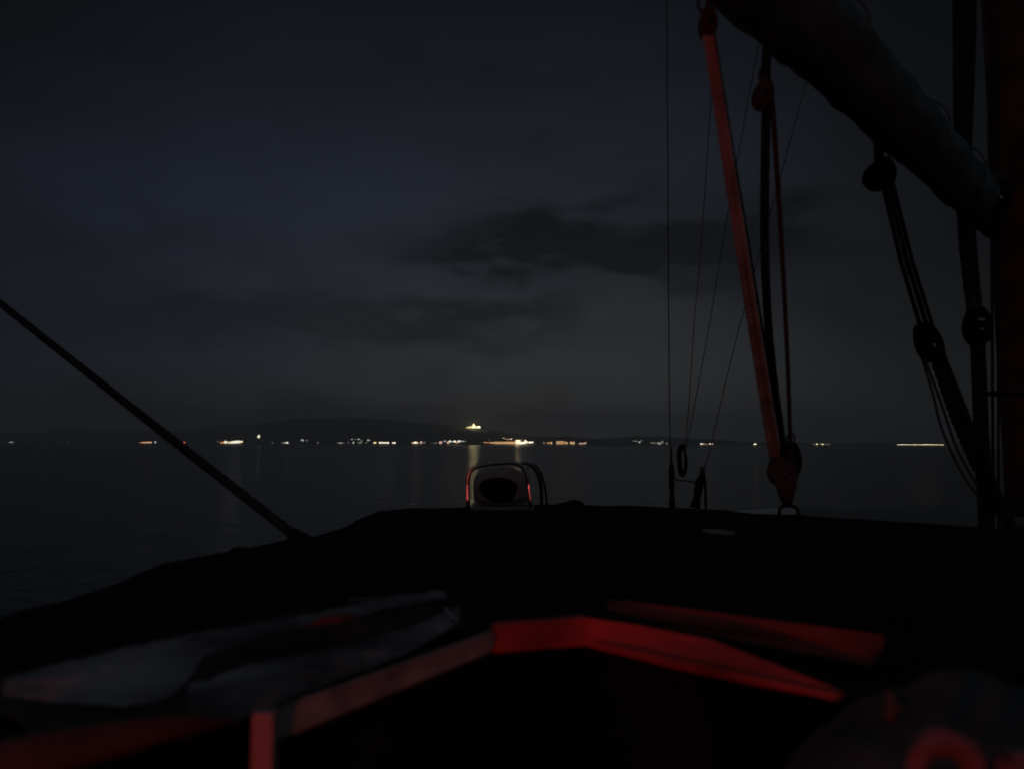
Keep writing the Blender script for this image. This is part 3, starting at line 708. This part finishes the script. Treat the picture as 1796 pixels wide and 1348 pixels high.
# main tackle, from the boom over the eye to the far side of the roof
ub = A(1241, 42, 1.45); lb = A(1377, 822, 2.62)
pulley(ub, .030, .062, M['block_red'], 'red lit pulley block at the very top of the bright red tackle', tilt=-.12)
bm = bmesh.new(); tube(bm, [A(1243, 22, 1.45), A(1243, -60, 1.42), A(1262, -150, 1.40)], .006, 8)
tag(link('strop', bm, M['rope_tan'], None, True), 'short rope strop holding the topmost red lit block to the boom', 'rope strop')
falls = thing('tackle_rope', A(1310, 450, 2.0), 'bright red lit multi strand tackle rope running down to the roof block', 'rope', None)
for k, (du, dl, r_, dd) in enumerate(((-5, -16, .0092, 0), (-1.5, -9, .0095, .012), (2, -1, .0092, .0), (6.5, 7, .006, .03))):
    bm = bmesh.new(); a = A(1244+du, 62, 1.45+dd); b = A(1368+dl, 800, 2.6+dd)
    laid_rope(bm, [a.lerp(b, i/10)+Vector((0, 0, -.012*math.sin(math.pi*i/10))) for i in range(11)], r_, 3); link('rope_fall', bm, M['rope_white'] if k < 3 else M['rope_dark'], falls, True)
ub2 = A(1338, 165, 1.82)
pulley(ub2, .045, .075, M['block_red'], 'dim reddish pulley block under the boom, right of the topmost one', tilt=.1)
bm = bmesh.new(); tube(bm, [A(1342, 140, 1.82), A(1345, 90, 1.8), A(1352, 40, 1.78)], .012, 8)
tag(link('strop', bm, M['rope_dark'], None, True), 'dark strop tying the second block to the underside of the boom', 'rope strop')
f2 = thing('tackle_rope', A(1365, 500, 2.2), 'dim brown tackle ropes hanging just right of the bright red rope', 'rope')
for k, (du, dl, m_) in enumerate(((-3, -2, 'rope_dark'), (4, 5, 'rope_dark'), (10, 13, 'rope_tan'))):
    bm = bmesh.new(); a = A(1344+du, 172, 1.83); b = A(1374+dl, 800, 2.58)
    laid_rope(bm, [a.lerp(b, i/10)+Vector((-.03*math.sin(math.pi*i/10)*(1 if k < 2 else -.2), 0, 0)) for i in range(11)], .0075, 3); link('rope_fall', bm, M[m_], f2, True)
pulley(lb+Vector((-.012, 0, .0)), .085, .12, M['block_red'], 'red lit lower block where the bright red tackle meets the roof', tilt=.1, ring=False, depth=.05)
pulley(A(1386, 806, 2.66), .062, .13, M['block_black'], 'black pulley block right behind the red lit lower block', tilt=.05, depth=.05)
bm = bmesh.new(); tube(bm, [A(1364, 826, 2.63), A(1375, 862, 2.65), A(1381, 886, 2.66)], [.022, .024, .014], 12, wob=.3, wf=20)
tube(bm, [A(1392, 826, 2.63), A(1387, 860, 2.65), A(1382, 886, 2.66)], [.018, .018, .012], 12, wob=.3, wf=20)
tag(link('rope_lashing', bm, M['rope_tan'], None, True), 'brown rope lashing under the red lit lower block', 'lashing')
bm = bmesh.new(); c = A(1383, 893, 2.67)
tube(bm, catmull([c+Vector((-.034, 0, -.02)), c+Vector((-.030, 0, .004)), c+Vector((-.012, 0, .014)), c+Vector((.012, 0, .014)), c+Vector((.030, 0, .004)), c+Vector((.034, 0, -.02))], 6), .006, 10)
box(bm, c+Vector((0, 0, -.024)), (.11, .05, .010), bev=.003)
tag(link('deck_eye', bm, M['block_black'], None, True), 'black arched deck eye on the roof edge under the tackle', 'deck eye')

# boom vang tackle from the boom down to the foot of the mast
pulley(A(1543, 306, 2.35), .085, .10, M['block_black'], 'black block under the middle of the boom where the vang starts', tilt=.3, depth=.05)
bm = bmesh.new(); tube(bm, [A(1543, 288, 2.35), A(1540, 262, 2.36), A(1548, 235, 2.38)], .016, 8)
tag(link('strop', bm, M['rope_dark'], None, True), 'dark strop holding the vang block to the middle of the boom', 'rope strop')
vg = thing('vang_rope', A(1600, 600, 2.6), 'dark vang ropes running from the boom down to the mast foot', 'rope')
for k, (x0, x1, r_) in enumerate(((1547, 1620, .008), (1556, 1632, .009), (1565, 1642, .007))):
    bm = bmesh.new(); laid_rope(bm, [A(x0, 318, 2.36), A((x0+x1)/2-3, 460, 2.5), A(x1, 592, 2.66)], r_, 3); link('rope_fall', bm, M['rope_dark'], vg, True)
for k, (pts_, r_, m_) in enumerate((([(1640, 625), (1672, 720), (1705, 800), (1738, 862), (1772, 922)], .021, 'rope_dark'), ([(1650, 620), (1688, 715), (1722, 800), (1748, 862), (1776, 922)], .016, 'rope_dark'),
                                    ([(1622, 630), (1650, 705), (1680, 790), (1722, 862), (1768, 920)], .005, 'rope_tan'), ([(1614, 618), (1636, 690), (1655, 760), (1700, 850), (1766, 920)], .005, 'rope_tan'))):
    bm = bmesh.new(); laid_rope(bm, catmull([A(x, y, 2.68+.36*i/4) for i, (x, y) in enumerate(pts_)], 6), r_, 3, r_*5); link('rope_fall', bm, M[m_], vg, True)
pulley(A(1628, 600, 2.66), .075, .15, M['block_black'], 'long black fiddle block halfway down the vang ropes', tilt=-.32, depth=.05, ring=False)
pulley(A(1748, 345, 2.95), .09, .12, M['block_black'], 'large black halyard block just above the boom end at the mast', tilt=.1, depth=.05)
pulley(A(1682, 275, 2.85), .08, .11, M['block_black'], 'black block tangled in the halyards above the boom', tilt=-.2, depth=.05)
pulley(A(1714, 572, 2.88), .09, .15, M['block_black'], 'black block with one bright gleam, low in the halyards', tilt=0, depth=.05)
bm = bmesh.new(); q = A(1721, 561, 2.80); box(bm, q, (.024, .01, .010), Matrix.Rotation(.2, 3, 'Y'), .003)
tag(link('shackle_pin', bm, M['steel'], None, True), 'tiny shiny shackle pin gleaming on the low halyard block', 'shackle')

# ------------------------------------------------------------------ thin shrouds with their lashings, left of the tackle
def shroud(name, pts_, r_, m_, label, cat, D=3.6, grp=None, twist=False):
    L = catmull([A(x, y, D) for x, y in pts_], 6); bm = bmesh.new()
    if twist: laid_rope(bm, L, r_, 3)
    else: tube(bm, L, r_, 8)
    return tag(link(name, bm, M[m_], None, True), label, cat, grp)
shroud('shroud', [(1166, -400), (1170, 100), (1172, 400), (1174, 700), (1178, 846)], .0030, 'rope_dark', 'leftmost thin vertical shroud running out of the top of the view', 'shroud', 3.3, None, True)
shroud('shroud', [(1290, -500), (1262, -60), (1232, 400), (1218, 560), (1209, 700), (1200, 800)], .0024, 'rope_tan', 'second thin line from the left, ending in the dark coil', 'shroud', 3.3, None, True)
shroud('shroud', [(1440, -500), (1352, -40), (1272, 400), (1246, 560), (1222, 690), (1202, 790)], .0024, 'rope_dark', 'third thin line, crossing towards the dark coil from the right', 'shroud', 3.32, None, True)
shroud('shroud', [(1560, -400), (1470, -60), (1344, 400), (1296, 578), (1268, 690), (1242, 800), (1233, 830)], .0024, 'rope_dark', 'rightmost thin slanting line, down to the dark deadeye', 'shroud', 3.34, None, True)
def turnbuckle(p0, p1, r_, label):
    t = thing('turnbuckle', p1, label, 'turnbuckle')
    bm = bmesh.new(); tube(bm, [p0.lerp(p1, .25), p0.lerp(p1, .35), p0.lerp(p1, .65), p0.lerp(p1, .75)], [r_*.6, r_, r_, r_*.6], 12); link('barrel', bm, M['block_black'], t, True)
    bm = bmesh.new(); tube(bm, [p0, p0.lerp(p1, .3)], r_*.45, 8); link('screw', bm, M['wire'], t, True)
    bm = bmesh.new(); tube(bm, [p0.lerp(p1, .7), p1], [r_*.7, r_*1.3], 10); link('toggle', bm, M['block_black'], t, True)
turnbuckle(A(1177, 785, 3.3), A(1179, 893, 3.3), .0125, 'dark turnbuckle at the foot of the leftmost shroud')
turnbuckle(A(1232, 818, 3.3), A(1219, 890, 3.3), .019, 'thick dark turnbuckle at the foot of the rightmost slanting line')
bm = bmesh.new(); tube(bm, [A(1233, 818, 3.32), A(1237, 850, 3.32), A(1238, 892, 3.32)], .006, 8)
tag(link('lanyard', bm, M['rope_dark'], None, True), 'thin lanyard just right of the thick turnbuckle', 'rope')
coil = thing('hanging_coil', A(1198, 810, 3.3), 'dark coil of line hung between the two turnbuckles', 'rope coil')
for k in range(6):
    bm = bmesh.new(); c = A(1197+random.uniform(-2, 2), 806+random.uniform(-3, 3), 3.28+.012*k)
    a_, b_ = .014+random.uniform(-.004, .006), .062+random.uniform(-.012, .012)
    tube(bm, [c+Vector((math.cos(i/20*6.283)*a_, .006*math.sin(i), math.sin(i/20*6.283)*b_)) for i in range(21)], .0042, 6); link('loop', bm, M['rope_dark'], coil, True)
bm = bmesh.new(); tube(bm, catmull([A(1178, 834, 3.3), A(1190, 842, 3.3), A(1204, 842, 3.3), A(1222, 846, 3.3)], 5), .0035, 6)
tag(link('lanyard', bm, M['rope_dark'], None, True), 'thin slack line joining the two turnbuckles', 'rope')

# the slanting line at the left, from the roof edge out over the water to a far spar end
bm = bmesh.new(); pr0 = A(524, 944, 2.10); pr1 = A(-420, 178, 4.4)
laid_rope(bm, [pr0.lerp(pr1, i/30) + Vector((0, 0, -.03*math.sin(math.pi*i/30))) for i in range(31)], .0150, 4, .14, 8)
tag(link('taut_rope', bm, M['rope_dark'], None, True), 'thick black rope slanting from the left edge down to the roof', 'rope')
bm = bmesh.new(); tube(bm, [pr0+Vector((-.02, 0, .012)), pr0+Vector((.02, -.01, -.012))], [.022, .026], 12, wob=.2, wf=30)
tag(link('rope_clamp', bm, M['block_black'], None, True), 'black clamp where the slanting rope meets the roof edge', 'clamp')

# ------------------------------------------------------------------ things at the lower right
bm = bmesh.new(); nx, ny = 56, 40; g = []
for i in range(nx+1):
    u = i/nx; r = []
    topy = [(0, 1400), (.12, 1330), (.25, 1250), (.40, 1190), (.55, 1168), (.7, 1180), (.85, 1205), (1, 1200)]
    for (a, ya), (b, yb) in zip(topy, topy[1:]):
        if a <= u <= b: ty = ya + (yb-ya)*(u-a)/(b-a)
    for j in range(ny+1):
        v_ = j/ny; x = 1330+560*u + v_*8
        p = A(x, ty + (1560-ty)*v_, .62 - .16*math.sin(v_*math.pi/2)); p += Vector((.3, .9, .5))*(.018*noise.noise(p*11) + .008*noise.noise(p*30))
        r.append(bm.verts.new(p))
    g.append(r)
for i in range(nx):
    for j in range(ny): bm.faces.new((g[i][j], g[i][j+1], g[i+1][j+1], g[i+1][j]))
bmesh.ops.solidify(bm, geom=bm.faces[:], thickness=.01)
tag(link('canvas_cover', bm, M['jacket'], None, True), 'crumpled dark grey canvas heap at the lower right corner', 'canvas cover')
rc = thing('rope_coil', A(1662, 1350, .44), 'pinkish red lit loop of rope at the bottom right, arched like a ring', 'rope coil')
for k in range(3):
    bm = bmesh.new()
    pts_ = [(1606+6*k, 1400), (1610+5*k, 1330+4*k), (1626+4*k, 1303+7*k), (1654, 1293+9*k), (1684-3*k, 1302+9*k), (1708-5*k, 1326+6*k), (1722-5*k, 1400)]
    laid_rope(bm, catmull([A(x, y, .44+.01*k) for x, y in pts_], 8), .0058-.0006*k, 3, .05, 8); link('rope_turn', bm, M['coil'], rc, True)
w_ = thing('winch', A(1786, 1345, .46), 'red lit drum of a winch cut off by the bottom right corner', 'winch')
c = A(1790, 1316, .46)
bm = bmesh.new(); tube(bm, [c+Vector((0, 0, -.10)), c+Vector((0, 0, -.07)), c+Vector((0, 0, -.03)), c+Vector((0, 0, -.010)), c+Vector((0, 0, -.004))], [.022, .017, .015, .019, .019], 28); link('drum', bm, M['coil'], w_, True)
bm = bmesh.new(); tube(bm, [c+Vector((0, 0, -.004)), c+Vector((0, 0, .002))], [.012, .010], 20); link('winch_cap', bm, M['steel_dull'], w_, True)
cl_ = thing('jam_cleat', A(1562, 1240, .60), 'small dim red cleat with two teeth on the grey canvas', 'cleat')
bm = bmesh.new(); tube(bm, catmull([A(1561, 1214, .585), A(1563, 1238, .575), A(1560, 1262, .57)], 5), [.004, .006, .004], 8); link('jaw', bm, M['block_red'], cl_, True)
bm = bmesh.new(); tube(bm, [A(1564, 1240, .574), A(1580, 1243, .58)], .0035, 8); link('jaw', bm, M['block_red'], cl_, True)

# ------------------------------------------------------------------ red night lamp of the steering compass, behind the eye
lampo = thing('compass_lamp', (-.42, -.36, CZ-.225), 'small red night lamp over the steering compass', 'lamp')
bm = bmesh.new(); tube(bm, [Vector((-.42, -.50, CZ-.225)), Vector((-.42, -.41, CZ-.225))], [.03, .045], 20); link('lamp_shade', bm, M['block_black'], lampo, True)
ld = bpy.data.lights.new('red_bulb', 'POINT'); ld.energy = 7.0; ld.color = (1, .10, .085); ld.shadow_soft_size = .02
lo_ = bpy.data.objects.new('red_bulb', ld); C.objects.link(lo_); lo_.parent = lampo; lo_.location = (0, 0, 0)

# ------------------------------------------------------------------ night air over the water
bm = bmesh.new(); box(bm, (0, 0, 45), (5200, 5200, 94))
hz = bpy.data.materials.new('night haze'); hz.use_nodes = True; t = hz.node_tree; t.nodes.clear()
pv = t.nodes.new('ShaderNodeVolumePrincipled'); pv.inputs['Color'].default_value = (.93, .95, 1, 1); pv.inputs['Density'].default_value = HAZE; pv.inputs['Anisotropy'].default_value = .3
ot = t.nodes.new('ShaderNodeOutputMaterial'); t.links.new(pv.outputs[0], ot.inputs['Volume'])
tag(link('haze', bm, hz), None, None, kind='stuff')

tl = bpy.data.lights.new('quay_floodlight', 'POINT'); tl.energy = 7000; tl.color = (1, .75, .4); tl.shadow_soft_size = 5
to = bpy.data.objects.new('quay_floodlight', tl); C.objects.link(to); q = at(908, 770, 1195); to.location = q
par = [o for o in C.objects if o.get('label', '').startswith('brightest glaring')][0]
to.parent = par; to.matrix_parent_inverse = Matrix.Translation(-par.location)
